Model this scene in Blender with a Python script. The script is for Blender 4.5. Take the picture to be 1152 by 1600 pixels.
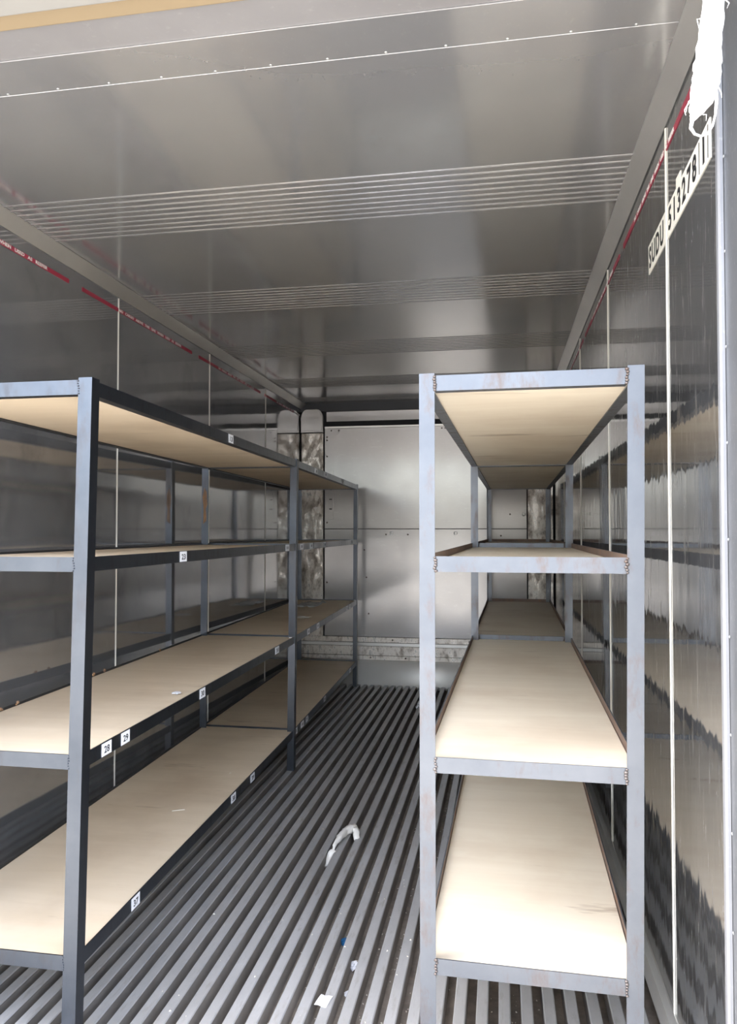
import bpy, bmesh, math, random
from mathutils import Vector, Matrix, noise
random.seed(7)

for o in list(bpy.data.objects):
    bpy.data.objects.remove(o, do_unlink=True)
SC = bpy.context.scene
COL = SC.collection

# ------------------------------------------------------------------ camera
CAM_LOC = Vector((1.8259, 0.0, 1.366)); YAW, PITCH, F_PX = 0.1738, 0.0262, 1174.16
cd = bpy.data.cameras.new('camera'); cam = bpy.data.objects.new('camera', cd); COL.objects.link(cam)
cd.sensor_fit = 'VERTICAL'; cd.sensor_height = 36.0; cd.sensor_width = 36.0 * 1152 / 1600
cd.lens = F_PX * 36.0 / 1600.0; cd.clip_start = 0.02; cd.clip_end = 500
fw = Vector((-math.sin(YAW) * math.cos(PITCH), math.cos(YAW) * math.cos(PITCH), math.sin(PITCH)))
cam.location = CAM_LOC
cam.rotation_euler = fw.to_track_quat('-Z', 'Y').to_euler()
SC.camera = cam

# ------------------------------------------------------------------ sky, sun, exposure
SUN_EL, SUN_AZ = math.radians(58), math.radians(-96)     # azimuth from +Y, clockwise seen from above
W = bpy.data.worlds.new('sky'); SC.world = W; W.use_nodes = True
nt = W.node_tree; nt.nodes.clear()
wo = nt.nodes.new('ShaderNodeOutputWorld'); wb = nt.nodes.new('ShaderNodeBackground')
sk = nt.nodes.new('ShaderNodeTexSky'); sk.sky_type = 'NISHITA'; sk.sun_disc = False
sk.sun_elevation = SUN_EL; sk.sun_rotation = SUN_AZ; sk.air_density = 1.0; sk.dust_density = 4.0; sk.ozone_density = 1.0
wb.inputs['Strength'].default_value = 0.50
hs = nt.nodes.new('ShaderNodeHueSaturation'); hs.inputs['Saturation'].default_value = 0.62
nt.links.new(sk.outputs[0], hs.inputs['Color']); nt.links.new(hs.outputs[0], wb.inputs[0]); nt.links.new(wb.outputs[0], wo.inputs[0])
sl = bpy.data.lights.new('sun', 'SUN'); sl.energy = 4.2; sl.angle = 0.009; sl.color = (1.0, 0.95, 0.87)
sun = bpy.data.objects.new('sun', sl); COL.objects.link(sun)
sdir = Vector((math.sin(SUN_AZ) * math.cos(SUN_EL), math.cos(SUN_AZ) * math.cos(SUN_EL), math.sin(SUN_EL)))
sun.rotation_euler = sdir.to_track_quat('Z', 'Y').to_euler(); sun.location = (-6, -1, 9)
VS = SC.view_settings
VS.view_transform = 'Standard'; VS.look = 'None'; VS.gamma = 1.0; VS.use_curve_mapping = False
VS.exposure = 1.8

# ------------------------------------------------------------------ materials
class NT:
    def __init__(s, name):
        s.m = bpy.data.materials.new(name); s.m.use_nodes = True
        s.t = s.m.node_tree; s.n = s.t.nodes; s.b = s.n['Principled BSDF']
        s.geo = s.n.new('ShaderNodeNewGeometry')
    def link(s, a, b): s.t.links.new(a, b)
    def map(s, scale):
        mp = s.n.new('ShaderNodeMapping'); mp.inputs['Scale'].default_value = scale
        s.link(s.geo.outputs['Position'], mp.inputs[0]); return mp.outputs[0]
    def noise(s, scale, detail=4, rough=0.55, dist=0.0, vec=(1, 1, 1)):
        t = s.n.new('ShaderNodeTexNoise'); t.inputs['Scale'].default_value = scale
        t.inputs['Detail'].default_value = detail; t.inputs['Roughness'].default_value = rough
        t.inputs['Distortion'].default_value = dist
        s.link(s.map(vec), t.inputs['Vector']); return t.outputs['Fac']
    def ramp(s, fac, stops):
        r = s.n.new('ShaderNodeValToRGB'); e = r.color_ramp.elements
        while len(e) < len(stops): e.new(0.5)
        for k, (p, c) in enumerate(stops):
            e[k].position = p; e[k].color = (*c, 1) if len(c) == 3 else c
        s.link(fac, r.inputs[0]); return r.outputs[0]
    def mixc(s, fac, a, b, mode='MIX'):
        x = s.n.new('ShaderNodeMix'); x.data_type = 'RGBA'; x.blend_type = mode
        if isinstance(fac, (int, float)): x.inputs[0].default_value = fac
        else: s.link(fac, x.inputs[0])
        for sock, v in ((x.inputs[6], a), (x.inputs[7], b)):
            if isinstance(v, (tuple, list)): sock.default_value = (*v, 1)
            else: s.link(v, sock)
        return x.outputs[2]
    def bump(s, fac, strength, distance, prev=None):
        b = s.n.new('ShaderNodeBump'); b.inputs['Strength'].default_value = strength
        b.inputs['Distance'].default_value = distance; s.link(fac, b.inputs['Height'])
        if prev is not None: s.link(prev, b.inputs['Normal'])
        return b.outputs[0]
    def set(s, color=None, rough=None, metal=None, normal=None, spec=None):
        for k, v in (('Base Color', color), ('Roughness', rough), ('Metallic', metal), ('Normal', normal), ('Specular IOR Level', spec)):
            if v is None: continue
            if isinstance(v, (tuple, list)): s.b.inputs[k].default_value = (*v, 1)
            elif isinstance(v, (int, float)): s.b.inputs[k].default_value = v
            else: s.link(v, s.b.inputs[k])
        return s.m

G3 = lambda v: (v, v, v)
def plain(name, c, rough=0.6, metal=0.0):
    return NT(name).set(color=c, rough=rough, metal=metal)

def sheet(name, c0, c1, metal, r0, r1, wave_vec, wave_scale, wave_d, scratch=0.0, scratch_vec=(1, 60, 4), smudge=0.0, lim=(0.58, 0.70)):
    n = NT(name)
    blot = n.noise(1.6, 6, 0.6)
    col = n.ramp(blot, [(0.32, c0), (0.68, c1)])
    fine = n.noise(5.0, 8, 0.7, vec=scratch_vec)
    if scratch > 0:
        sc = n.ramp(fine, [(lim[0], G3(0)), (lim[1], G3(scratch))])
        col = n.mixc(sc, col, (0.78, 0.77, 0.74))
    if smudge > 0:
        sm = n.ramp(n.noise(3.1, 7, 0.7, vec=(1, 1, 0.8)), [(0.56, G3(0)), (0.70, G3(smudge))]); col = n.mixc(sm, col, (0.10, 0.10, 0.105))
    rg = n.ramp(n.noise(2.3, 7, 0.65), [(0.3, G3(r0)), (0.72, G3(r1))])
    if scratch > 0:
        rg = n.mixc(sc, rg, G3(0.45))
    wv = n.noise(wave_scale, 2, 0.5, vec=wave_vec)
    nr = n.bump(wv, 1.0, wave_d)
    return n.set(color=col, rough=rg, metal=metal, normal=nr)

M = {}
M['wall_l'] = sheet('brushed_wall_sheet', (0.42, 0.43, 0.45), (0.56, 0.555, 0.555), 0.80, 0.04, 0.11, (1, 1, 0.7), 1.6, 0.004, 0.16, (3, 4, 2), 0.35)
M['wall_r'] = sheet('polished_wall_sheet', (0.31, 0.32, 0.34), (0.45, 0.45, 0.45), 0.92, 0.03, 0.08, (1, 5.0, 0.55), 2.2, 0.0013, 0.55, (1, 12, 1.7), 0.3, (0.545, 0.63))
M['ceil'] = sheet('ceiling_sheet', (0.55, 0.55, 0.555), (0.62, 0.615, 0.61), 0.72, 0.12, 0.18, (1, 1, 1), 1.1, 0.002, 0.3, (14, 9, 1))
M['back'] = sheet('bulkhead_sheet', (0.50, 0.48, 0.46), (0.57, 0.55, 0.53), 0.25, 0.11, 0.20, (1, 1, 1), 2.0, 0.0012, 0.25, (3, 1, 12))
def galv():
    n = NT('worn_galvanised')
    f = n.noise(13, 9, 0.75, vec=(1.4, 1.4, 0.7))
    col = n.ramp(f, [(0.32, (0.28, 0.23, 0.18)), (0.41, (0.52, 0.46, 0.40)), (0.50, (0.76, 0.70, 0.63)), (0.70, (0.84, 0.81, 0.76))])
    return n.set(color=col, rough=n.ramp(f, [(0.4, G3(0.7)), (0.6, G3(0.22))]), metal=0.4)
M['galv'] = galv()
M['alu'] = sheet('dull_aluminium', (0.58, 0.57, 0.55), (0.70, 0.69, 0.66), 0.7, 0.26, 0.40, (1, 1, 1), 3, 0.001, 0.12, (20, 20, 20))
def barmat():
    n = NT('floor_aluminium')
    f = n.noise(3.0, 7, 0.65, vec=(1, 0.6, 1)); g = n.noise(14, 6, 0.7, vec=(3, 0.6, 1))
    col = n.ramp(f, [(0.3, (0.41, 0.405, 0.395)), (0.7, (0.56, 0.557, 0.555))])
    col = n.mixc(n.ramp(g, [(0.55, G3(0)), (0.72, G3(0.5))]), col, (0.30, 0.26, 0.22))
    return n.set(color=col, rough=n.ramp(g, [(0.3, G3(0.38)), (0.7, G3(0.6))]), metal=0.45)
M['bar'] = barmat()
M['bar_side'] = NT('dark_bar_side'); _n = M['bar_side']; M['bar_side'] = _n.set(color=_n.ramp(_n.noise(6, 6, 0.65, vec=(1, 0.5, 1)), [(0.3, (0.17, 0.15, 0.13)), (0.7, (0.34, 0.315, 0.285))]), rough=0.75, metal=0.1)  # bar sides browner and darker than the bar tops
M['roll'] = sheet('satin_steel_roll', (0.82, 0.79, 0.73), (0.88, 0.85, 0.79), 0.25, 0.34, 0.44, (1, 1, 1), 2, 0.001, 0.1, (9, 1, 9))
def dirt():
    n = NT('channel_dirt')
    f = n.noise(9, 8, 0.7)
    return n.set(color=n.ramp(f, [(0.3, (0.13, 0.105, 0.085)), (0.7, (0.33, 0.28, 0.23))]), rough=0.95, normal=n.bump(f, 0.6, 0.004))
M['dirt'] = dirt()
def steel(name, c0, c1, rust, metal, r, rustamt):
    n = NT(name)
    f = n.noise(4, 7, 0.65); g = n.noise(18, 8, 0.72, vec=(1, 1, 0.35))
    col = n.ramp(f, [(0.3, c0), (0.7, c1)])
    rm = n.ramp(g, [(0.52, G3(0)), (0.66, G3(rustamt))])
    col = n.mixc(rm, col, rust)
    return n.set(color=col, rough=n.mixc(rm, G3(r), G3(0.75)), metal=metal, normal=n.bump(g, 0.15, 0.001))
M['steel_d'] = steel('blue_black_steel', (0.078, 0.088, 0.105), (0.115, 0.125, 0.142), (0.09, 0.065, 0.05), 0.95, 0.33, 0.25)
M['steel_l'] = steel('pale_mill_steel', (0.128, 0.138, 0.155), (0.175, 0.183, 0.197), (0.17, 0.125, 0.10), 0.7, 0.42, 0.6)
M['steel_in'] = steel('rust_brown_steel', (0.16, 0.105, 0.08), (0.26, 0.19, 0.15), (0.36, 0.16, 0.07), 0.2, 0.65, 0.5)
M['weld'] = steel('weld_metal', (0.10, 0.075, 0.062), (0.20, 0.175, 0.16), (0.16, 0.08, 0.045), 0.6, 0.45, 0.5)
def ply(name, a, b, c):
    n = NT(name)
    g = n.noise(5.5, 6, 0.6, dist=0.5, vec=(0.28, 2.6, 1)); st = n.noise(1.7, 5, 0.55); kn = n.noise(9, 5, 0.6, vec=(0.16, 1, 1))
    col = n.ramp(g, [(0.3, a), (0.68, b)])
    col = n.mixc(n.ramp(st, [(0.49, G3(0)), (0.66, G3(0.55))]), col, c)
    col = n.mixc(n.ramp(kn, [(0.645, G3(0)), (0.70, G3(0.5))]), col, (0.30, 0.19, 0.10))
    return n.set(color=col, rough=0.55, normal=n.bump(g, 0.08, 0.001))
M['ply'] = ply('poplar_plywood', (0.70, 0.575, 0.41), (0.76, 0.635, 0.47), (0.54, 0.42, 0.29))
M['ply_r'] = ply('birch_plywood', (0.77, 0.675, 0.525), (0.83, 0.745, 0.595), (0.63, 0.51, 0.37))
M['seam'] = plain('cream_seam_strip', (0.72, 0.69, 0.62), 0.45)
M['red'] = plain('red_tape', (0.33, 0.03, 0.06), 0.45)
M['white'] = plain('white_print', (0.85, 0.83, 0.80), 0.5)
M['ivory'] = plain('ivory_plate', (0.80, 0.77, 0.68), 0.45)
M['black'] = plain('black_print', (0.012, 0.012, 0.014), 0.5)
M['dark'] = plain('dark_gap', (0.02, 0.02, 0.022), 0.8)
M['shade'] = plain('gap_shade_grey', (0.06, 0.062, 0.068), 0.5)  # dark grey stands in for the shade of the gap under the ceiling
M['cream'] = plain('yellowed_foam', (0.33, 0.25, 0.15), 0.8)
M['paint'] = plain('weathered_white_paint', (0.34, 0.33, 0.305), 0.65)
M['jamb'] = sheet('jamb_sheet', (0.12, 0.125, 0.135), (0.17, 0.175, 0.185), 0.5, 0.3, 0.45, (1, 1, 1), 2, 0.002, 0.2, (30, 30, 12))
M['edge'] = sheet('edge_aluminium', (0.26, 0.265, 0.28), (0.34, 0.345, 0.36), 0.5, 0.35, 0.5, (1, 1, 1), 3, 0.001, 0.2, (9, 9, 9))
M['lip'] = sheet('lip_sheet', (0.30, 0.29, 0.29), (0.37, 0.36, 0.36), 0.3, 0.35, 0.5, (1, 1, 1), 2, 0.001, 0.1, (9, 9, 9))
M['paper'] = plain('white_paper', (0.82, 0.82, 0.84), 0.7)
M['cloth'] = plain('grubby_cotton', (0.74, 0.71, 0.65), 0.95)
M['blue'] = plain('blue_plastic', (0.02, 0.14, 0.33), 0.4)
M['chip'] = plain('pale_chip', (0.80, 0.74, 0.62), 0.8)
M['foil'] = plain('bright_rivet', (0.75, 0.75, 0.74), 0.3, 0.8)
def clearfilm():
    n = NT('clear_film'); n.b.inputs['Transmission Weight'].default_value = 0.55; n.b.inputs['IOR'].default_value = 1.15
    return n.set(color=(0.9, 0.9, 0.88), rough=0.25)
M['film'] = clearfilm()
def yard():
    n = NT('dusty_concrete')
    f = n.noise(0.8, 8, 0.65)
    return n.set(color=n.ramp(f, [(0.3, (0.26, 0.25, 0.232)), (0.7, (0.34, 0.33, 0.31))]), rough=0.9, normal=n.bump(n.noise(30, 6), 0.3, 0.01))
M['yard'] = yard()

# ------------------------------------------------------------------ mesh helpers
def link(name, bm, mats, parent=None, smooth=False):
    bmesh.ops.recalc_face_normals(bm, faces=bm.faces)
    me = bpy.data.meshes.new(name); bm.to_mesh(me); bm.free()
    for m in (mats if isinstance(mats, (list, tuple)) else [mats]): me.materials.append(m)
    if smooth:
        for p in me.polygons: p.use_smooth = True
    o = bpy.data.objects.new(name, me); COL.objects.link(o)
    if parent is not None:
        o.parent = parent
        if parent.location.length > 0: me.transform(Matrix.Translation(-parent.location))
        gp = parent.parent
        if gp is not None and gp.location.length > 0: me.transform(Matrix.Translation(-gp.location))
    return o
def share(src, name, parent, loc):
    o = bpy.data.objects.new(name, src.data); COL.objects.link(o); o.parent = parent; o.location = loc; return o
def empty(name, loc):
    o = bpy.data.objects.new(name, None); COL.objects.link(o); o.location = loc; o.empty_display_size = 0.1; return o
def tag(o, label=None, cat=None, group=None, kind=None):
    if label: o['label'] = label
    if cat: o['category'] = cat
    if group: o['group'] = group
    if kind: o['kind'] = kind
    return o
def box(bm, x0, x1, y0, y1, z0, z1, mi=0):
    v = [bm.verts.new(p) for p in ((x0, y0, z0), (x1, y0, z0), (x1, y1, z0), (x0, y1, z0), (x0, y0, z1), (x1, y0, z1), (x1, y1, z1), (x0, y1, z1))]
    for q in ((0, 1, 2, 3), (4, 5, 6, 7), (0, 1, 5, 4), (1, 2, 6, 5), (2, 3, 7, 6), (3, 0, 4, 7)):
        f = bm.faces.new([v[i] for i in q]); f.material_index = mi
def bbox(x0, x1, y0, y1, z0, z1, bev=0.0, seg=2):
    bm = bmesh.new(); box(bm, x0, x1, y0, y1, z0, z1)
    if bev > 0: bmesh.ops.bevel(bm, geom=bm.edges[:], offset=bev, segments=seg, profile=0.5, affect='EDGES')
    return bm
def prism(bm, p0, p1, prof, u, v, mids=None):
    """extrude the closed profile [(a, b), ...] lying in directions u, v from p0 to p1"""
    p0, p1, u, v = Vector(p0), Vector(p1), Vector(u), Vector(v)
    A = [bm.verts.new(p0 + u * a + v * b) for a, b in prof]; B = [bm.verts.new(p1 + u * a + v * b) for a, b in prof]
    n = len(prof)
    for i in range(n):
        f = bm.faces.new((A[i], A[(i + 1) % n], B[(i + 1) % n], B[i]))
        if mids: f.material_index = mids[i]
    bm.faces.new(A); bm.faces.new(B)
def tube(bm, pts, rad, seg=8):
    pts = [Vector(p) for p in pts]; rings = []
    for i, p in enumerate(pts):
        d = (pts[min(i + 1, len(pts) - 1)] - pts[max(i - 1, 0)]).normalized()
        a = d.cross(Vector((0.3, 0.2, 1))).normalized(); b = d.cross(a)
        r = rad[i] if isinstance(rad, (list, tuple)) else rad
        rings.append([bm.verts.new(p + (a * math.cos(t) + b * math.sin(t)) * r) for t in (2 * math.pi * k / seg for k in range(seg))])
    for R0, R1 in zip(rings, rings[1:]):
        for k in range(seg): bm.faces.new((R0[k], R0[(k + 1) % seg], R1[(k + 1) % seg], R1[k]))
    bm.faces.new(rings[0]); bm.faces.new(rings[-1])
def dome(bm, c, n, r, h):
    c, n = Vector(c), Vector(n).normalized(); a = n.orthogonal().normalized(); b = n.cross(a)
    R0 = [bm.verts.new(c + (a * math.cos(t) + b * math.sin(t)) * r) for t in (math.pi * k / 4 for k in range(8))]
    R1 = [bm.verts.new(c + n * h * 0.75 + (a * math.cos(t) + b * math.sin(t)) * r * 0.65) for t in (math.pi * k / 4 for k in range(8))]
    top = bm.verts.new(c + n * h)
    for k in range(8):
        bm.faces.new((R0[k], R0[(k + 1) % 8], R1[(k + 1) % 8], R1[k])); bm.faces.new((R1[k], R1[(k + 1) % 8], top))
def text(name, s, origin, u, v, w, h, mat, parent, spacing=1.0, bold=0.0):
    """flat lettering stretched to w x h with its lower-left corner at origin"""
    cu = bpy.data.curves.new('lettering', 'FONT'); cu.body = s; cu.space_character = spacing; cu.resolution_u = 3; cu.offset = bold
    t = bpy.data.objects.new('lettering', cu); COL.objects.link(t)
    bpy.context.view_layer.update()
    me = bpy.data.meshes.new_from_object(t.evaluated_get(bpy.context.evaluated_depsgraph_get()))
    bpy.data.objects.remove(t, do_unlink=True)
    xs = [q.co.x for q in me.vertices]; ys = [q.co.y for q in me.vertices]
    x0, y0 = min(xs), min(ys); sx, sy = w / (max(xs) - x0), h / (max(ys) - y0)
    origin, u, v = Vector(origin), Vector(u), Vector(v)
    nn = u.cross(v)
    bm = bmesh.new(); bm.from_mesh(me); bpy.data.meshes.remove(me)
    for q in bm.verts: q.co = origin + u * ((q.co.x - x0) * sx) + v * ((q.co.y - y0) * sy)
    ex = bmesh.ops.extrude_face_region(bm, geom=bm.faces[:])
    for e in ex['geom']:
        if isinstance(e, bmesh.types.BMVert): e.co += nn * 0.0006
    return link(name, bm, mat, parent)

# ------------------------------------------------------------------ dimensions
CW, CH, CL, CF = 2.29, 2.55, 6.76, 1.44      # inner width, height, back wall Y, door-frame front Y
YS = 1.68                                     # where the lining starts
SEAMS = [2.20 + 1.163 * k for k in range(4)]

# ------------------------------------------------------------------ ground outside
bm = bmesh.new(); box(bm, -60, 60, -60, 60, -0.5, -0.25)
tag(link('ground', bm, M['yard']), 'dusty concrete yard in front of the container', kind='structure')

# ------------------------------------------------------------------ floor with T-bars
bm = bmesh.new(); box(bm, -0.07, CW + 0.07, CF, CL + 0.07, -0.24, -0.052)
floor = tag(link('floor', bm, M['dirt']), 'ribbed aluminium floor with dirt in its channels', kind='structure')
PITCH_B, BW, BHt = 0.0632, 0.034, 0.052
prof = [(-BW / 2 - 0.001, -BHt), (BW / 2 + 0.001, -BHt), (BW / 2 - 0.002, -0.008), (BW / 2, -0.003), (BW / 2 - 0.003, 0), (-BW / 2 + 0.003, 0), (-BW / 2, -0.003), (-BW / 2 + 0.002, -0.008)]
first = None; k = 0
xb = 1.659 - BW / 2 - 26 * PITCH_B
while xb + BW / 2 < CW - 0.002:
    if xb - BW / 2 > 0.002:
        if first is None:
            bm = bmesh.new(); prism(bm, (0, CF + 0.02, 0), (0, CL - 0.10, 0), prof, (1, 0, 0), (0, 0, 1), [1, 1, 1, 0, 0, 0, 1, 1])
            first = link('floor_bar', bm, [M['bar'], M['bar_side']], floor); first.location = (xb, 0, 0)
        else: share(first, 'floor_bar', floor, (xb, 0, 0))
    xb += PITCH_B

# ------------------------------------------------------------------ side walls: sheets, seam strips, tape, plate
def wall(name, side, mat, label):
    X = 0.0 if side < 0 else CW
    out = side
    bm = bmesh.new(); box(bm, min(X + out * 0.006, X + out * 0.075), max(X + out * 0.006, X + out * 0.075), CF, CL + 0.08, -0.24, CH + 0.08)
    w = tag(link(name, bm, M['paint']), label, kind='structure')
    ys = [YS] + SEAMS + [CL]
    for a, b in zip(ys, ys[1:]):
        bm = bbox(min(X, X + out * 0.006), max(X, X + out * 0.006), a + 0.002, b - 0.002, 0.0, CH - 0.01)
        link('wall_sheet', bm, mat, w)
    for s in SEAMS:
        wd = 0.009 if side < 0 else 0.013
        bm = bmesh.new()
        prism(bm, (X, s, 0.02), (X, s, CH - 0.05), [(-wd / 2, 0.0005), (wd / 2, 0.0005), (wd / 2 - 0.003, 0.004), (-wd / 2 + 0.003, 0.004)], (0, 1, 0), (-out, 0, 0))
        link('seam_strip', bm, M['seam'], w)
    return w
wl = wall('wall_left', -1, M['wall_l'], 'dull grey sheet-metal wall behind the dark shelving')
wr = wall('wall_right', 1, M['wall_r'], 'glossy wavy sheet-metal wall beside the pale shelving')

# red loading-limit tapes with their lettering
ZT = 2.443; WORDS = 'NO   CARGO   ABOVE   THIS   LINE   WHEN   USED   AS   REEFER'
def tapes(w, side):
    X = 0.0012 if side < 0 else CW - 0.0012
    for k in range(-1, 3):
        a, b = 3.04 + 1.31 * k, 4.245 + 1.31 * k
        a, b = max(a, YS + 0.03), min(b, CL - 0.25)
        bm = bmesh.new(); box(bm, X - 0.001, X + 0.001, a, b, ZT - 0.009, ZT + 0.009)
        t = tag(link('warning_tape', bm, M['red'], w), 'thin red warning tape with small white capitals')
        Lw = (4.245 - 3.04)
        if side < 0: text('tape_lettering', WORDS, (X + 0.0012, a + 0.27 * Lw, ZT - 0.006), (0, 1, 0), (0, 0, 1), 0.60 * Lw, 0.0135, M['white'], t, 1.0, 0.03)
        else:
            w_ = 0.60 * Lw if k >= 0 else 0.5 * Lw
            text('tape_lettering', WORDS, (X - 0.0012, b - (0.27 * Lw if k >= 0 else 0.2 * Lw), ZT - 0.006), (0, -1, 0), (0, 0, 1), w_, 0.0135, M['white'], t, 1.0, 0.03)
tapes(wl, -1); tapes(wr, 1)

# container number: two ivory stickers and a boxed check digit
XW = CW - 0.0012
def plate(y_far, y_near, z0f, z1f, z0n, z1n):
    bm = bmesh.new()
    c = [(y_far, z0f), (y_near, z0n), (y_near, z1n), (y_far, z1f)]
    prism(bm, (XW - 0.0008, 0, 0), (XW + 0.0011, 0, 0), c, (0, 1, 0), (0, 0, 1))
    return tag(link('number_plate', bm, M['ivory'], wr), 'ivory sticker with tall narrow black container number')
zl = lambda y: 2.171 + (2.455 - y) * (0.025 / 0.705)
p1 = plate(2.455, 2.212, zl(2.455), zl(2.455) + 0.089, zl(2.212), zl(2.212) + 0.09)
p2 = plate(2.186, 1.752, zl(2.186), zl(2.186) + 0.09, zl(1.752), zl(1.752) + 0.091)
tv = Vector((0, -1, 0.035)).normalized()
text('plate_lettering', 'SUDU', (XW - 0.0012, 2.442, zl(2.442) + 0.012), tv, (0, 0, 1), 0.208, 0.066, M['black'], p1, 1.25, 0.025)
text('plate_lettering', '513278', (XW - 0.0012, 2.168, zl(2.168) + 0.013), tv, (0, 0, 1), 0.300, 0.065, M['black'], p2, 1.35, 0.025)
text('plate_lettering', '1', (XW - 0.0012, 1.811, zl(1.811) + 0.013), tv, (0, 0, 1), 0.014, 0.065, M['black'], p2)
bm = bmesh.new()
for ya in (1.843, 1.768):
    box(bm, XW - 0.0016, XW - 0.0007, ya - 0.002, ya + 0.002, zl(ya) + 0.008, zl(ya) + 0.083)
link('check_digit_box', bm, M['black'], p2)
bm = bmesh.new(); box(bm, XW - 0.0006, XW + 0.001, 2.03, 2.08, zl(2.05) + 0.085, zl(2.05) + 0.115)
link('plate_scrap', bm, M['ivory'], p2)

# ------------------------------------------------------------------ ceiling with pressed ribs
bm = bmesh.new(); box(bm, -0.07, CW + 0.07, CF, CL + 0.08, CH + 0.012, CH + 0.09)
ceil = tag(link('ceiling', bm, M['paint']), 'grey sheet-metal ceiling with pressed cross ribs', kind='structure')
stations = []
for s0, n in ((2.438, 9), (3.50, 9), (4.56, 9), (5.62, 9), (6.44, 5)):
    stations += [s0 + 0.0408 * i for i in range(n)]
path = [(1.815, CH)]
for s in stations:
    r = 0.007
    path += [(s - r, CH), (s - r * 0.6, CH - 0.0022), (s, CH - 0.003), (s + r * 0.6, CH - 0.0022), (s + r, CH)]
path.append((CL, CH))
bm = bmesh.new()
vs = [[bm.verts.new((x, y, z)) for x in (0.02, CW - 0.02)] for y, z in path]
for a, b in zip(vs, vs[1:]): bm.faces.new((a[0], a[1], b[1], b[0]))
ex = bmesh.ops.extrude_face_region(bm, geom=bm.faces[:])
for e in ex['geom']:
    if isinstance(e, bmesh.types.BMVert): e.co.z = CH + 0.011
link('ceiling_sheet', bm, M['ceil'], ceil)
# overlapping front strips and rivets
link('ceiling_strip', bbox(0.0, CW, YS, 1.824, CH + 0.001, CH + 0.0115, 0.0005), M['ceil'], ceil)
rv = None
for i in range(14):
    x = 0.22 + 0.148 * i
    if rv is None:
        bm = bmesh.new(); dome(bm, (0, 0, 0), (0, 0, -1), 0.004, 0.002); rv = link('rivet', bm, M['foil'], ceil, True); rv.location = (x, 1.808, CH + 0.001)
    else: share(rv, 'rivet', ceil, (x, 1.808, CH + 0.001))
# angled cove strips between walls and ceiling
def cove(name, side):
    X = 0.0 if side < 0 else CW; s = -side
    bm = bmesh.new()
    prism(bm, (X, YS + 0.01, 0), (X, CL, 0), [(s * 0.0005, 2.506), (s * 0.004, 2.503), (s * 0.046, CH - 0.006), (s * 0.050, CH - 0.001), (s * 0.0005, CH - 0.001)], (1, 0, 0), (0, 0, 1))
    t = tag(link(name, bm, M['alu']), 'angled aluminium cove strip along the ceiling edge', kind='structure')
    r0 = None
    for i in range(17):
        y = 2.0 + 0.28 * i; p = (X + s * 0.028, y, 2.5315)
        if r0 is None:
            bm = bmesh.new(); dome(bm, (0, 0, 0), (s * 0.7, 0, -0.7), 0.0045, 0.004); r0 = link('rivet', bm, M['foil'], t, True); r0.location = p
        else: share(r0, 'rivet', t, p)
cove('trim_1', -1); cove('trim_2', 1)
# sloping aluminium strips where the walls meet the floor
for nm, side in (('baseboard_left', -1), ('baseboard_right', 1)):
    X = 0.0 if side < 0 else CW; s = -side
    bm = bmesh.new()
    prism(bm, (X, YS, 0), (X, CL - 0.1, 0), [(s * 0.0005, 0.052), (s * 0.005, 0.052), (s * 0.011, 0.010), (s * 0.034, 0.006), (s * 0.034, 0.001), (s * 0.0005, 0.001)], (1, 0, 0), (0, 0, 1))
    tag(link(nm, bm, M['alu']), 'narrow aluminium kick strip along the wall foot', kind='structure')

# ------------------------------------------------------------------ door frame: header and jambs
bm = bmesh.new(); box(bm, -0.12, CW + 0.12, CF - 0.02, YS - 0.001, CH + 0.03, CH + 0.30)
hd = tag(link('trim_3', bm, M['paint']), 'door header over the open container end', kind='structure')
link('header_lip', bbox(0.0, CW, 1.572, YS - 0.001, CH + 0.004, CH + 0.029, 0.001), M['lip'], hd)
link('foam_edge', bbox(0.0, CW, 1.516, 1.571, CH - 0.004, CH + 0.029, 0.006, 3), M['cream'], hd)
link('header_beam', bbox(0.0, CW, CF - 0.02, 1.512, CH - 0.014, CH + 0.029, 0.006, 3), M['paint'], hd)
def jamb(name, side):
    X = 0.0 if side < 0 else CW; o = side
    bm = bbox(min(X + o * 0.001, X + o * 0.11), max(X + o * 0.001, X + o * 0.11), CF - 0.02, YS - 0.016, -0.24, CH + 0.03)
    j = tag(link(name, bm, M['jamb']), 'grey metal jamb beside the open container end', kind='structure')
    bm = bmesh.new()
    prism(bm, (X, YS, 0.0), (X, YS, CH + 0.004), [(-0.016, 0.0), (0.012, 0.0), (0.012, 0.007), (0.004, 0.010), (-0.010, 0.010), (-0.016, 0.006)], (0, 1, 0), (-o, 0, 0))
    link('edge_strip', bm, M['edge'], j)
    s0 = None
    for i in range(12):
        p = (X - o * 0.001, 1.655, 0.15 + 0.2 * i)
        if s0 is None:
            bm = bmesh.new(); dome(bm, (0, 0, 0), (-o, 0, 0), 0.0035, 0.0015); s0 = link('rivet', bm, M['foil'], j, True); s0.location = p
        else: share(s0, 'rivet', j, p)
jamb('trim_4', -1); jamb('trim_5', 1)

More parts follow.
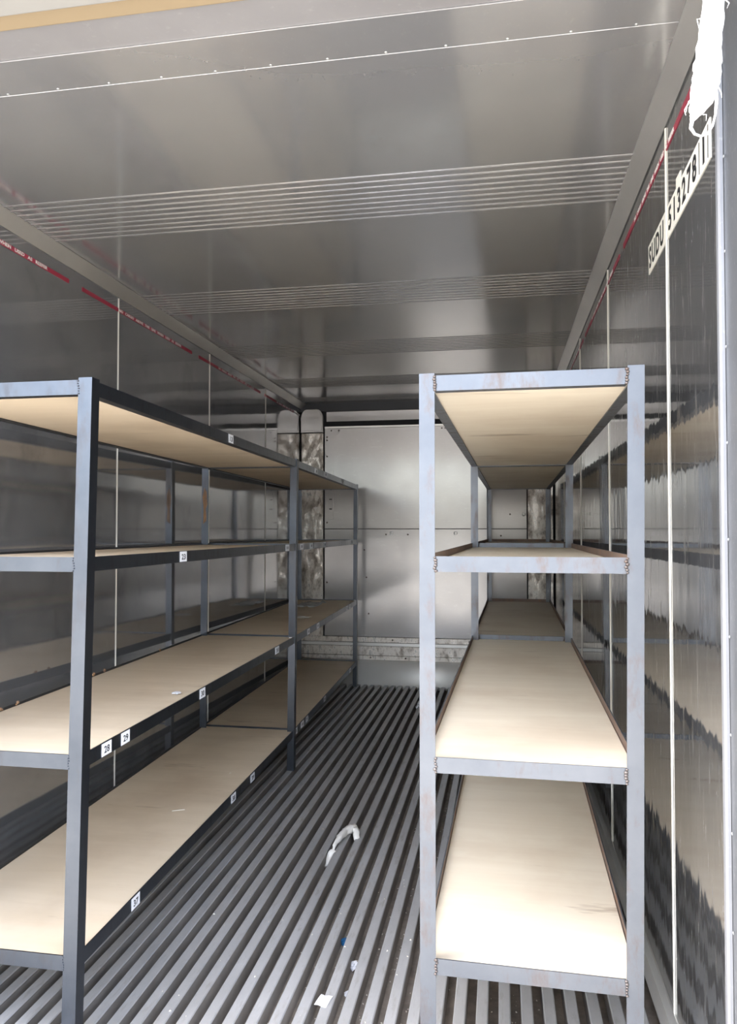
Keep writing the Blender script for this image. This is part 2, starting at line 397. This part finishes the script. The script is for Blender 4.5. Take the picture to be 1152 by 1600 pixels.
# ------------------------------------------------------------------ back wall (bulkhead)
bm = bmesh.new(); box(bm, -0.07, CW + 0.07, CL + 0.02, CL + 0.1, -0.24, CH + 0.08)
wb_ = tag(link('wall_back', bm, M['dark']), 'light grey riveted bulkhead closing the far end', kind='structure')
XA, XB = 0.228, CW - 0.236
link('bulkhead_sheet', bbox(XA, XB, CL, CL + 0.012, 1.394, 2.318, 0.0015), M['back'], wb_)
link('bulkhead_sheet', bbox(XA, XB, CL, CL + 0.012, 0.412, 1.389, 0.0015), M['back'], wb_)
link('top_flange', bbox(XA, XB, CL - 0.004, CL + 0.012, 2.319, 2.337, 0.001), M['alu'], wb_)
link('air_outlet_panel', bbox(XA + 0.015, XB - 0.015, CL + 0.006, CL + 0.019, 2.385, 2.475, 0.001), M['back'], wb_)
link('top_rail', bbox(0.0, CW, CL - 0.01, CL + 0.019, 2.478, CH, 0.001), M['shade'], wb_)  # shade of the air gap put into the rail colour
for za, zb, dy in ((0.362, 0.408, 0.004), (0.330, 0.359, 0.010), (0.245, 0.327, 0.006), (0.205, 0.242, 0.012)):
    link('bottom_plate', bbox(0.0, CW, CL - dy, CL + 0.012, za, zb, 0.001), M['galv'] if zb - za > 0.03 else M['alu'], wb_)
prof = [(0.0, 0.206)]
for i in range(13):
    a = math.pi / 2 * (1 - i / 12)
    prof.append((-0.012 - 0.095 * math.cos(a), -0.005 + 0.21 * math.sin(a)))
prof += [(-0.10, -0.035), (0.0, -0.035)]
bm = bmesh.new(); prism(bm, (0.002, CL, 0), (CW - 0.002, CL, 0), prof, (0, 1, 0), (0, 0, 1))
k_ = link('kick_roll', bm, M['roll'], wb_)
for p in k_.data.polygons: p.use_smooth = len(p.vertices) == 4 and abs(p.normal.x) < 0.5
def column(x0, x1):
    link('corner_column', bbox(x0, x1, CL - 0.018, CL + 0.012, 0.41, 2.276, 0.003), M['galv'], wb_)
    bm = bmesh.new(); r = 0.055; zt, zb = 2.495, 2.284
    c = [(x0, zb), (x1, zb)]
    for i in range(6): a = math.pi / 2 * i / 5; c.append((x1 - r + r * math.cos(a), zt - 0.08 + 0.08 * math.sin(a)))
    for i in range(6): a = math.pi / 2 + math.pi / 2 * i / 5; c.append((x0 + r + r * math.cos(a), zt - 0.08 + 0.08 * math.sin(a)))
    prism(bm, (0, CL - 0.045, 0), (0, CL + 0.012, 0), c, (1, 0, 0), (0, 0, 1))
    bmesh.ops.bevel(bm, geom=[e for e in bm.edges if all(abs(q.co.y - (CL - 0.045)) < 1e-5 for q in e.verts)], offset=0.012, segments=2, affect='EDGES')
    link('column_cap', bm, M['back'], wb_)
column(0.010, 0.216); column(CW - 0.226, CW - 0.010)
link('slotted_strip', bbox(0.262, 0.312, CL - 0.004, CL + 0.004, 1.48, 1.93, 0.001), M['back'], wb_)
bm = bmesh.new()
for z in (1.57, 1.66, 1.75): box(bm, 0.272, 0.298, CL - 0.0048, CL - 0.003, z, z + 0.009)
link('strip_slots', bm, M['dark'], wb_)
s0 = None
pts = [(0.25, 2.24), (0.25, 2.21), (0.25, 2.06), (0.25, 1.45), (0.29, 2.30), (0.36, 2.30), (1.31, 2.30), (1.34, 2.30), (0.25, 0.9), (0.25, 0.7), (0.8, 1.34), (1.0, 1.34), (1.2, 1.34), (0.86, 0.385), (1.17, 0.385), (1.55, 0.385), (0.66, 0.225), (0.98, 0.225), (1.5, 0.225), (1.83, 1.33), (1.91, 1.52), (0.62, 0.95), (0.64, 0.62), (0.60, 1.2)]
for x, z in pts:
    p = (x, CL - (0.0005 if z > 0.41 else 0.012 if z < 0.243 else 0.004), z)
    if s0 is None:
        bm = bmesh.new(); dome(bm, (0, 0, 0), (0, -1, 0), 0.008, 0.005); s0 = link('screw', bm, M['weld'], wb_, True); s0.location = p
    else: share(s0, 'screw', wb_, p)
r0 = None
for x, z in ((0.85, 1.352), (1.43, 1.352), (2.03, 1.52)):
    if r0 is None:
        bm = bmesh.new(); tube(bm, [(0.014 * math.cos(t), 0, 0.014 * math.sin(t)) for t in (2 * math.pi * i / 12 for i in range(13))], 0.004, 6)
        r0 = link('lashing_ring', bm, M['foil'], wb_, True); r0.location = (x, CL - 0.004, z)
    else: share(r0, 'lashing_ring', wb_, (x, CL - 0.004, z))

# ------------------------------------------------------------------ racks of welded angle steel
ANG, FLG, TH = 0.040, 0.032, 0.004
def rack(name, label, origin, aisle, wallside, levels, post_top, steel_m, in_m, ply_m, drop, thick, welds):
    """aisle / wallside: three stations (y, x at z=0, x slope per metre of height)"""
    R = tag(empty(name, origin), label, 'shelving rack')
    sgn = 1 if aisle[0][1] < wallside[0][1] else -1        # direction from aisle side to wall side
    def P(side, st, z):
        y, x, k = (aisle, wallside)[side][st]; return Vector((x + k * z, y, z))
    Lp = lambda: [(0, 0), (ANG, 0), (ANG, TH), (TH, TH), (TH, ANG), (0, ANG)]
    mats = [steel_m, in_m]
    for side in (0, 1):
        u = Vector((sgn if side == 0 else -sgn, 0, 0))
        for st in (0, 1, 2):
            v = Vector((0, 1 if st < 2 else -1, 0))
            bm = bmesh.new(); prism(bm, P(side, st, 0.0), P(side, st, post_top), Lp(), u, v)
            link('post', bm, mats, R)
    # rail profile: upright flange outside, ledge inside at the bottom
    RP = [(0, 0), (0, -ANG), (FLG, -ANG), (FLG, -ANG + TH), (TH, -ANG + TH), (TH, 0)]
    RI = [0, 0, 0, 0, 1, 0]
    up = Vector((0, 0, 1))
    for zl_ in levels:
        for side in (0, 1):
            u = Vector((sgn if side == 0 else -sgn, 0, 0))
            for b in (0, 1):
                a, c = P(side, b, zl_), P(side, b + 1, zl_)
                d = (c - a).normalized()
                a = a + d * (TH + 0.001) + u * (TH + 0.0005); c = c - d * 0.005 + u * (TH + 0.0005)
                bm = bmesh.new(); prism(bm, a, c, RP, u, up, RI); link('side_rail', bm, mats, R)
        for st in (0, 1, 2):
            a, c = P(0, st, zl_), P(1, st, zl_); d = (c - a).normalized()
            a = a + d * (ANG + 0.0005 if st != 1 else TH + 0.001); c = c - d * (ANG + 0.0005 if st != 1 else TH + 0.001)
            bm = bmesh.new()
            if st == 0: prism(bm, a + Vector((0, 0.001, 0)), c + Vector((0, 0.001, 0)), RP, (0, 1, 0), up, RI)
            elif st == 2: prism(bm, a + Vector((0, -0.001, 0)), c + Vector((0, -0.001, 0)), RP, (0, -1, 0), up, RI)
            else:
                off = Vector((0, ANG + 0.002, 0)); RT = [(-TH, 0), (-TH, -ANG + TH), (-0.027, -ANG + TH), (-0.027, -ANG), (0.027, -ANG), (0.027, -ANG + TH), (TH, -ANG + TH), (TH, 0)]
                prism(bm, a + off, c + off, RT, (0, 1, 0), up)
            link('cross_rail', bm, mats, R)
        for b in (0, 1):
            y0o, y1o = (0.006, 0.035) if b == 0 else (0.049, -0.006)
            q = [P(0, b, zl_), P(1, b, zl_), P(1, b + 1, zl_), P(0, b + 1, zl_)]
            ins = TH * 2 + 0.003
            zt = zl_ - drop; zb = zt - thick
            cs = [(q[0].x + sgn * ins, q[0].y + y0o + 0.002), (q[1].x - sgn * ins, q[1].y + y0o + 0.002), (q[2].x - sgn * ins, q[2].y + y1o - 0.001), (q[3].x + sgn * ins, q[3].y + y1o - 0.001)]
            bm = bmesh.new(); nseg = 10; top = []; bot = []
            for i in range(nseg + 1):                      # slightly uneven sheet, resting on the ledges
                t = i / nseg; row_t = []; row_b = []
                for j in range(5):
                    s = j / 4
                    x = (cs[0][0] * (1 - s) + cs[1][0] * s) * (1 - t) + (cs[3][0] * (1 - s) + cs[2][0] * s) * t
                    y = (cs[0][1] * (1 - s) + cs[1][1] * s) * (1 - t) + (cs[3][1] * (1 - s) + cs[2][1] * s) * t
                    wv = 0.0018 * max(0.0, noise.noise(Vector((x * 4, y * 2.2, zl_ * 7))))
                    row_t.append(bm.verts.new((x, y, zt + wv))); row_b.append(bm.verts.new((x, y, zb + wv * 0.3 + 0.0002)))
                top.append(row_t); bot.append(row_b)
            for i in range(nseg):
                for j in range(4):
                    bm.faces.new((top[i][j], top[i][j + 1], top[i + 1][j + 1], top[i + 1][j]))
                    bm.faces.new((bot[i][j], bot[i + 1][j], bot[i + 1][j + 1], bot[i][j + 1]))
                for j in (0, 4): bm.faces.new((top[i][j], top[i + 1][j], bot[i + 1][j], bot[i][j]))
            for i in (0, nseg):
                for j in range(4): bm.faces.new((top[i][j], top[i][j + 1], bot[i][j + 1], bot[i][j]))
            link('shelf_board', bm, ply_m, R)
    # weld beads where the cross rails meet the posts
    for zl_ in levels:
        for side in (0, 1):
            for st in ((0, 1) if welds else (0,)):
                p = P(side, st, zl_); u = sgn if side == 0 else -sgn
                bm = bmesh.new()
                n = 6
                for i in range(n):
                    c = Vector((p.x + u * (ANG + random.uniform(-0.001, 0.003)), p.y - 0.001 + (0.0 if st == 0 else 0.036), p.z - 0.003 - 0.0345 * i / (n - 1)))
                    r = random.uniform(0.0035, 0.0055) * (1.0 if welds else 0.55)
                    bmesh.ops.create_icosphere(bm, subdivisions=1, radius=r, matrix=Matrix.Translation(c) @ Matrix.Diagonal((1.1, 0.7, 0.9, 1)))
                link('weld_bead', bm, M['weld'] if welds else steel_m, R, True)
    return R, P, sgn

LL = (0.230, 0.765, 1.297, 1.780); RL = (0.286, 0.792, 1.303, 1.769)
left, PL, sL = rack('shelving_rack', 'dark blue-black steel rack with plywood shelves and numbered stickers', Vector((0.40, 1.87, 0)),
    [(1.87, 0.703, 0.018), (4.186, 0.657, 0.0085), (6.55, 0.575, 0.004)], [(1.87, 0.150, 0.010), (4.186, 0.087, 0.004), (6.55, 0.026, 0.0)],
    LL, 1.786, M['steel_d'], M['steel_d'], M['ply'], 0.008, 0.0278, False)
right, PR, sR = rack('shelving_rack', 'pale bare steel rack with plywood shelves beside the glossy wall', Vector((1.90, 1.92, 0)),
    [(1.930, 1.620, 0.0), (4.216, 1.664, 0.0), (6.58, 1.710, 0.0)], [(1.919, 2.158, 0.0099), (4.205, 2.2, 0.0099), (6.57, 2.243, 0.0025)],
    RL, 1.775, M['steel_l'], M['steel_in'], M['ply_r'], 0.024, 0.0118, True)

# numbered stickers on the aisle rails and posts of the dark rack
def sticker(b, lev, yc, w, txt, dz=0.0, h=0.036):
    z1 = LL[lev] - 0.002 + dz; z0 = z1 - h
    a, c = PL(0, b, LL[lev]), PL(0, b + 1, LL[lev]); d = (c - a).normalized()
    t = (yc - a.y) / d.y; p = a + d * t
    nrm = Vector((d.y, -d.x, 0)); off = p + nrm * (-TH - 0.0005 + 0.0012)
    q = [off - d * w / 2, off + d * w / 2]
    bm = bmesh.new()
    prism(bm, Vector((q[0].x, q[0].y, 0)) - nrm * 0.0006, Vector((q[0].x, q[0].y, 0)) + nrm * 0.0004, [(0, z0), (w, z0), (w, z1), (0, z1)], d, (0, 0, 1))
    s = tag(link('number_sticker', bm, M['paper'], left), ('white sticker reading ' + txt) if txt else 'small white sticker with faint print')
    o = Vector((q[0].x, q[0].y, 0)) + nrm * 0.0004
    if txt: text('numeral', txt, o + d * (w * 0.24) + Vector((0, 0, z0 + h * 0.2)), d, (0, 0, 1), w * 0.55, h * 0.55, M['black'], s, 1.0, 0.012)
    else:
        bm = bmesh.new()
        for f in (0.3, 0.58): prism(bm, o + d * (w * f), o + d * (w * f) + nrm * 0.0004, [(0, z0 + h * 0.3), (w * 0.12, z0 + h * 0.3), (w * 0.12, z0 + h * 0.72), (0, z0 + h * 0.72)], d, (0, 0, 1))
        link('faint_print', bm, M['black'], s)
for b, lev, yc, w, t in ((0, 3, 3.035, 0.058, '13'), (0, 2, 2.541, 0.062, '23'), (0, 1, 2.010, 0.056, '28'), (0, 1, 2.125, 0.054, '29'), (0, 1, 2.756, 0.057, '30'),
        (0, 1, 3.820, 0.075, '31'), (0, 0, 2.220, 0.056, '37'), (0, 0, 3.148, 0.060, '38'), (0, 0, 3.420, 0.060, '39'),
        (1, 3, 4.748, 0.075, ''), (1, 3, 5.07, 0.085, ''), (1, 3, 5.78, 0.085, ''), (0, 2, 4.005, 0.080, ''), (1, 2, 4.35, 0.080, ''), (1, 2, 4.62, 0.085, ''), (1, 2, 5.06, 0.085, ''), (1, 2, 6.24, 0.080, ''),
        (1, 1, 4.56, 0.070, ''), (1, 1, 4.85, 0.080, ''), (1, 1, 6.00, 0.080, ''), (1, 1, 6.15, 0.080, ''), (1, 0, 4.25, 0.060, ''), (1, 0, 4.41, 0.075, ''), (1, 0, 4.54, 0.060, ''), (1, 0, 5.10, 0.070, ''), (1, 0, 6.18, 0.080, '')):
    sticker(b, lev, yc, w, t)
for st, lev in ((1, 1), (2, 3), (2, 2), (2, 1)):
    p = PL(0, st, LL[lev]); y = p.y - 0.001 if st == 1 else p.y - ANG - 0.001
    bm = bmesh.new(); w = 0.028 if st == 1 else 0.003
    if st == 1: box(bm, p.x - 0.036, p.x - 0.006, y - 0.0005, y + 0.0008, p.z - 0.044, p.z - 0.004)
    else: box(bm, p.x - 0.034, p.x - 0.006, p.y - TH - 0.0015, p.y - TH - 0.0002, p.z - 0.044, p.z - 0.003)
    tag(link('number_sticker', bm, M['paper'], left), 'small white sticker on the post')

# orange rust patch on the wall-side middle post
def rustpatch():
    n = NT('orange_rust'); f = n.noise(22, 7, 0.7, vec=(1, 1, 0.5))
    return n.set(color=n.ramp(f, [(0.35, (0.16, 0.12, 0.10)), (0.55, (0.36, 0.20, 0.10)), (0.7, (0.50, 0.33, 0.19))]), rough=0.9)
p = PL(1, 1, 1.5); bm = bmesh.new()
ol = [(0.010, 1.41), (0.030, 1.43), (0.026, 1.50), (0.036, 1.53), (0.030, 1.60), (0.016, 1.625), (0.006, 1.57), (0.012, 1.50)]
prism(bm, (p.x, p.y - 0.0008, 0), (p.x, p.y + 0.0004, 0), ol, (1, 0, 0), (0, 0, 1))
tag(link('rust_patch', bm, rustpatch(), left), 'flaking orange rust on the rear middle post')

for y in (2.31, 2.40, 2.93, 3.02, 3.6):                   # rusty tack welds along the wall-side lip
    t = (y - 1.87) / (4.186 - 1.87); q = PL(1, 0, LL[1]).lerp(PL(1, 1, LL[1]), t)
    bm = bmesh.new()
    for i in range(3):
        bmesh.ops.create_icosphere(bm, subdivisions=1, radius=random.uniform(0.004, 0.007), matrix=Matrix.Translation((q.x + 0.0095, q.y + random.uniform(-0.006, 0.006), q.z - 0.004 + 0.003 * i)))
    link('rusty_tack_weld', bm, bpy.data.materials['orange_rust'], left, True)

# ------------------------------------------------------------------ torn white door seal hanging at the top right
def seal():
    pts = [(2.222, 1.392, 2.60), (2.212, 1.392, 2.45), (2.205, 1.392, 2.36), (2.201, 1.392, 2.29), (2.193, 1.391, 2.22), (2.188, 1.390, 2.165), (2.181, 1.389, 2.130), (2.171, 1.388, 2.105), (2.162, 1.387, 2.090)]
    wid = [0.040, 0.040, 0.041, 0.040, 0.044, 0.050, 0.046, 0.026, 0.006]
    bm = bmesh.new(); rings = []
    N = 40
    for i in range(N + 1):
        t = i / N * (len(pts) - 1); k = min(int(t), len(pts) - 2); f = t - k
        p = Vector(pts[k]).lerp(Vector(pts[k + 1]), f); w = wid[k] * (1 - f) + wid[k + 1] * f
        jl = random.uniform(-0.0016, 0.0016); jr = random.uniform(-0.0016, 0.0016)
        ring = []
        for a, bb in ((-1, -0.4), (-0.5, -1), (0.2, -1.1), (0.8, -0.8), (1, 0.2), (0.5, 1), (-0.6, 1)):
            ring.append(bm.verts.new(p + Vector((a * w / 2 + (jl if a < -0.7 else jr if a > 0.7 else 0), bb * 0.008 + random.uniform(-0.001, 0.001), 0))))
        rings.append(ring)
    for A, B in zip(rings, rings[1:]):
        for k in range(7): bm.faces.new((A[k], A[(k + 1) % 7], B[(k + 1) % 7], B[k]))
    bm.faces.new(rings[0]); bm.faces.new(rings[-1])
    s = empty('door_seal', (2.2, 1.39, 2.6)); tag(s, 'torn white rubber door seal hanging at the upper right', 'door seal')
    link('seal_strip', bm, M['white'], s, True)
    bm = bmesh.new()
    tube(bm, [(2.163, 1.388, 2.092), (2.160, 1.386, 2.078), (2.166, 1.385, 2.066), (2.176, 1.385, 2.061), (2.187, 1.385, 2.064), (2.196, 1.386, 2.078), (2.201, 1.387, 2.098), (2.204, 1.389, 2.125), (2.203, 1.390, 2.15)], [0.0035, 0.003, 0.0022, 0.002, 0.002, 0.002, 0.002, 0.003, 0.003], 6)
    link('seal_loop', bm, M['white'], s, True)
    bm = bmesh.new()
    for i in range(9):
        t = random.uniform(0.15, 0.95) * 8; k = int(t); p = Vector(pts[k]).lerp(Vector(pts[k + 1]), t - k); sd = random.choice((-1, 1, -1))
        a = p + Vector((sd * wid[k] * 0.47, 0, 0)); tube(bm, [a, a + Vector((sd * random.uniform(0.003, 0.007), -0.002, random.uniform(-0.012, 0.0))), a + Vector((sd * random.uniform(0.002, 0.007), -0.003, random.uniform(-0.024, -0.012)))], [0.0012, 0.0008, 0.0003], 5)
    tag(link('frayed_threads', bm, M['white'], s), kind='stuff')
seal()

# ------------------------------------------------------------------ litter
def crumple(name, c, size, mat, label, cat, seed, flat=0.5):
    bm = bmesh.new(); bmesh.ops.create_icosphere(bm, subdivisions=3, radius=1.0)
    for v in bm.verts:
        n = noise.noise(v.co * 1.7 + Vector((seed, 0, 0))) * 0.6 + noise.noise(v.co * 4 + Vector((0, seed, 0))) * 0.35
        v.co = Vector((v.co.x * size[0], v.co.y * size[1], v.co.z * size[2])) * (1 + n)
    zmin = min(v.co.z for v in bm.verts)
    for v in bm.verts: v.co += Vector((c[0], c[1], c[2] - zmin))
    return tag(link(name, bm, mat), label, cat)
bm = bmesh.new()
arc = [(1.105, 3.12, -0.045), (1.108, 3.16, -0.02), (1.117, 3.20, 0.012), (1.124, 3.26, 0.022), (1.133, 3.33, 0.020), (1.150, 3.375, 0.018), (1.166, 3.385, 0.016), (1.180, 3.36, 0.013), (1.188, 3.33, -0.006), (1.192, 3.315, -0.03)]
pts = []; rad = []
for i in range(45):
    t = i / 44 * (len(arc) - 1); k = min(int(t), len(arc) - 2); p = Vector(arc[k]).lerp(Vector(arc[k + 1]), t - k)
    pts.append(p + Vector((random.uniform(-1, 1), random.uniform(-1, 1), random.uniform(-0.5, 1))) * 0.0022)
    q = i / 44
    rad.append(0.006 + 0.012 * max(0.0, math.sin((q - 0.22) / 0.78 * math.pi)) ** 0.7 + (0.008 if q < 0.16 else 0.0) + random.uniform(-0.001, 0.001) if q > 0.22 else 0.006 + (0.009 if q < 0.16 else 0.0))
tube(bm, pts, rad, 12)
for v in bm.verts:
    v.co += Vector((noise.noise(v.co * 70), noise.noise(v.co * 70 + Vector((9, 0, 0))), abs(noise.noise(v.co * 70 + Vector((0, 9, 0)))))) * 0.007
tag(link('rag', bm, M['cloth'], None, True), 'twisted off-white rag curled across the floor bars', 'rag')
crumple('paper_scrap', (1.352, 2.425, -0.051), (0.014, 0.016, 0.010), M['paper'], 'crumpled white paper ball in the channel near the blue cap', 'paper', 3)
crumple('paper_scrap', (1.358, 2.285, -0.051), (0.008, 0.011, 0.005), M['paper'], 'tiny white paper wad in the channel nearer than the ball', 'paper', 8)
crumple('paper_scrap', (1.200, 5.93, -0.051), (0.03, 0.05, 0.034), M['paper'], 'pale plastic wad on the floor far back beside the pale rack', 'litter', 5)
bm = bmesh.new()
g = [[bm.verts.new((1.29 + 0.012 * i + 0.003 * j, 2.145 + 0.017 * j - 0.002 * i, 0.0012 + 0.002 * math.sin(i * 1.9 + j))) for j in range(4)] for i in range(4)]
for i in range(3):
    for j in range(3): bm.faces.new((g[i][j], g[i + 1][j], g[i + 1][j + 1], g[i][j + 1]))
ex = bmesh.ops.extrude_face_region(bm, geom=bm.faces[:])
for e in ex['geom']:
    if isinstance(e, bmesh.types.BMVert): e.co.z += 0.0006
tag(link('paper_scrap', bm, M['paper']), 'flat torn white paper piece lying across a near floor bar', 'paper')
bm = bmesh.new()
bmesh.ops.create_cone(bm, cap_ends=True, segments=20, radius1=0.0145, radius2=0.0135, depth=0.016, matrix=Matrix.Translation((1.293, 2.567, -0.043)))
bmesh.ops.bevel(bm, geom=[e for e in bm.edges if len(e.link_faces) == 2 and max(len(f.verts) for f in e.link_faces) > 4], offset=0.002, segments=2, affect='EDGES')
tag(link('bottle_cap', bm, M['blue']), 'blue plastic bottle cap lying in a floor channel', 'bottle cap')
# crumbs: uncountable
bm = bmesh.new()
right_edge = 1.659
for i in range(900):
    y = 1.75 + (random.random() ** 1.6) * 3.6
    kx = random.randint(-14, 4)
    if random.random() < 0.8: x = right_edge + kx * PITCH_B + 0.0146 + random.uniform(-0.011, 0.011); z = -0.0515
    else: x = right_edge + kx * PITCH_B - BW / 2 + random.uniform(-0.012, 0.012); z = 0.0002
    if not 0.8 < x < 2.2 or (1.06 < x < 1.24 and 3.05 < y < 3.45): continue
    r = random.uniform(0.0012, 0.0042); a = random.uniform(0, 6.28)
    vv = [Vector((math.cos(a + t) * r * s, math.sin(a + t) * r * s * 1.4, 0)) + Vector((x, y, z)) for t, s in ((0, 1), (1.9, 0.8), (3.6, 1.1))]
    lo = [bm.verts.new(q) for q in vv]; apex = bm.verts.new(Vector((x, y, z + r * 0.8)))
    bm.faces.new(lo)
    for k in range(3): bm.faces.new((lo[k], lo[(k + 1) % 3], apex))
tag(link('floor_crumbs', bm, M['chip']), 'pale crumbs and chips scattered over the floor bars', 'debris', kind='stuff')
# things left on the shelves of the dark rack
zs = LL[1] - 0.008
crumple('paint_flake', (0.628, 2.664, zs + 0.0018), (0.016, 0.018, 0.003), M['paper'], 'white flake on the waist-high shelf of the dark rack', 'flake', 2)
bm = bmesh.new()
n_ = 12
g = [[bm.verts.new((0.17 + 0.19 * i / n_, 5.86 + 0.42 * j / n_, zs + 0.006 + 0.030 * max(0, noise.noise(Vector((i * 0.45, j * 0.4, 2)))) + 0.012 * abs(noise.noise(Vector((i, j, 7)))))) for j in range(n_ + 1)] for i in range(n_ + 1)]
for i in range(n_):
    for j in range(n_): bm.faces.new((g[i][j], g[i + 1][j], g[i + 1][j + 1], g[i][j + 1]))
ex = bmesh.ops.extrude_face_region(bm, geom=bm.faces[:])
for e in ex['geom']:
    if isinstance(e, bmesh.types.BMVert): e.co.z -= 0.0015
tag(link('plastic_sheet', bm, M['film'], None, True), 'crumpled clear plastic sheet on the far end of the dark rack', 'plastic sheet')
crumple('paper_scrap', (0.44, 5.15, zs + 0.0018), (0.06, 0.05, 0.006), M['cloth'], 'thin flat paper strip on the dark rack shelf before the plastic sheet', 'paper', 11)
for (x, y, lev, ang, ln, lab) in ((0.52, 2.93, 0, 0.5, 0.05, 'pale wood sliver on the lowest shelf of the dark rack, nearer one'), (0.56, 3.42, 0, 1.2, 0.012, 'tiny pale wood chip on the lowest dark rack shelf by its middle')):
    d = Vector((math.cos(ang), math.sin(ang), 0)); c = Vector((x, y, LL[lev] - 0.008 + 0.0019))
    bm = bmesh.new(); prism(bm, c - d * ln / 2, c + d * ln / 2, [(-0.002, 0), (0.002, 0), (0.001, 0.002)], d.cross(Vector((0, 0, 1))), (0, 0, 1))
    tag(link('wood_sliver', bm, M['chip']), lab, 'wood sliver')
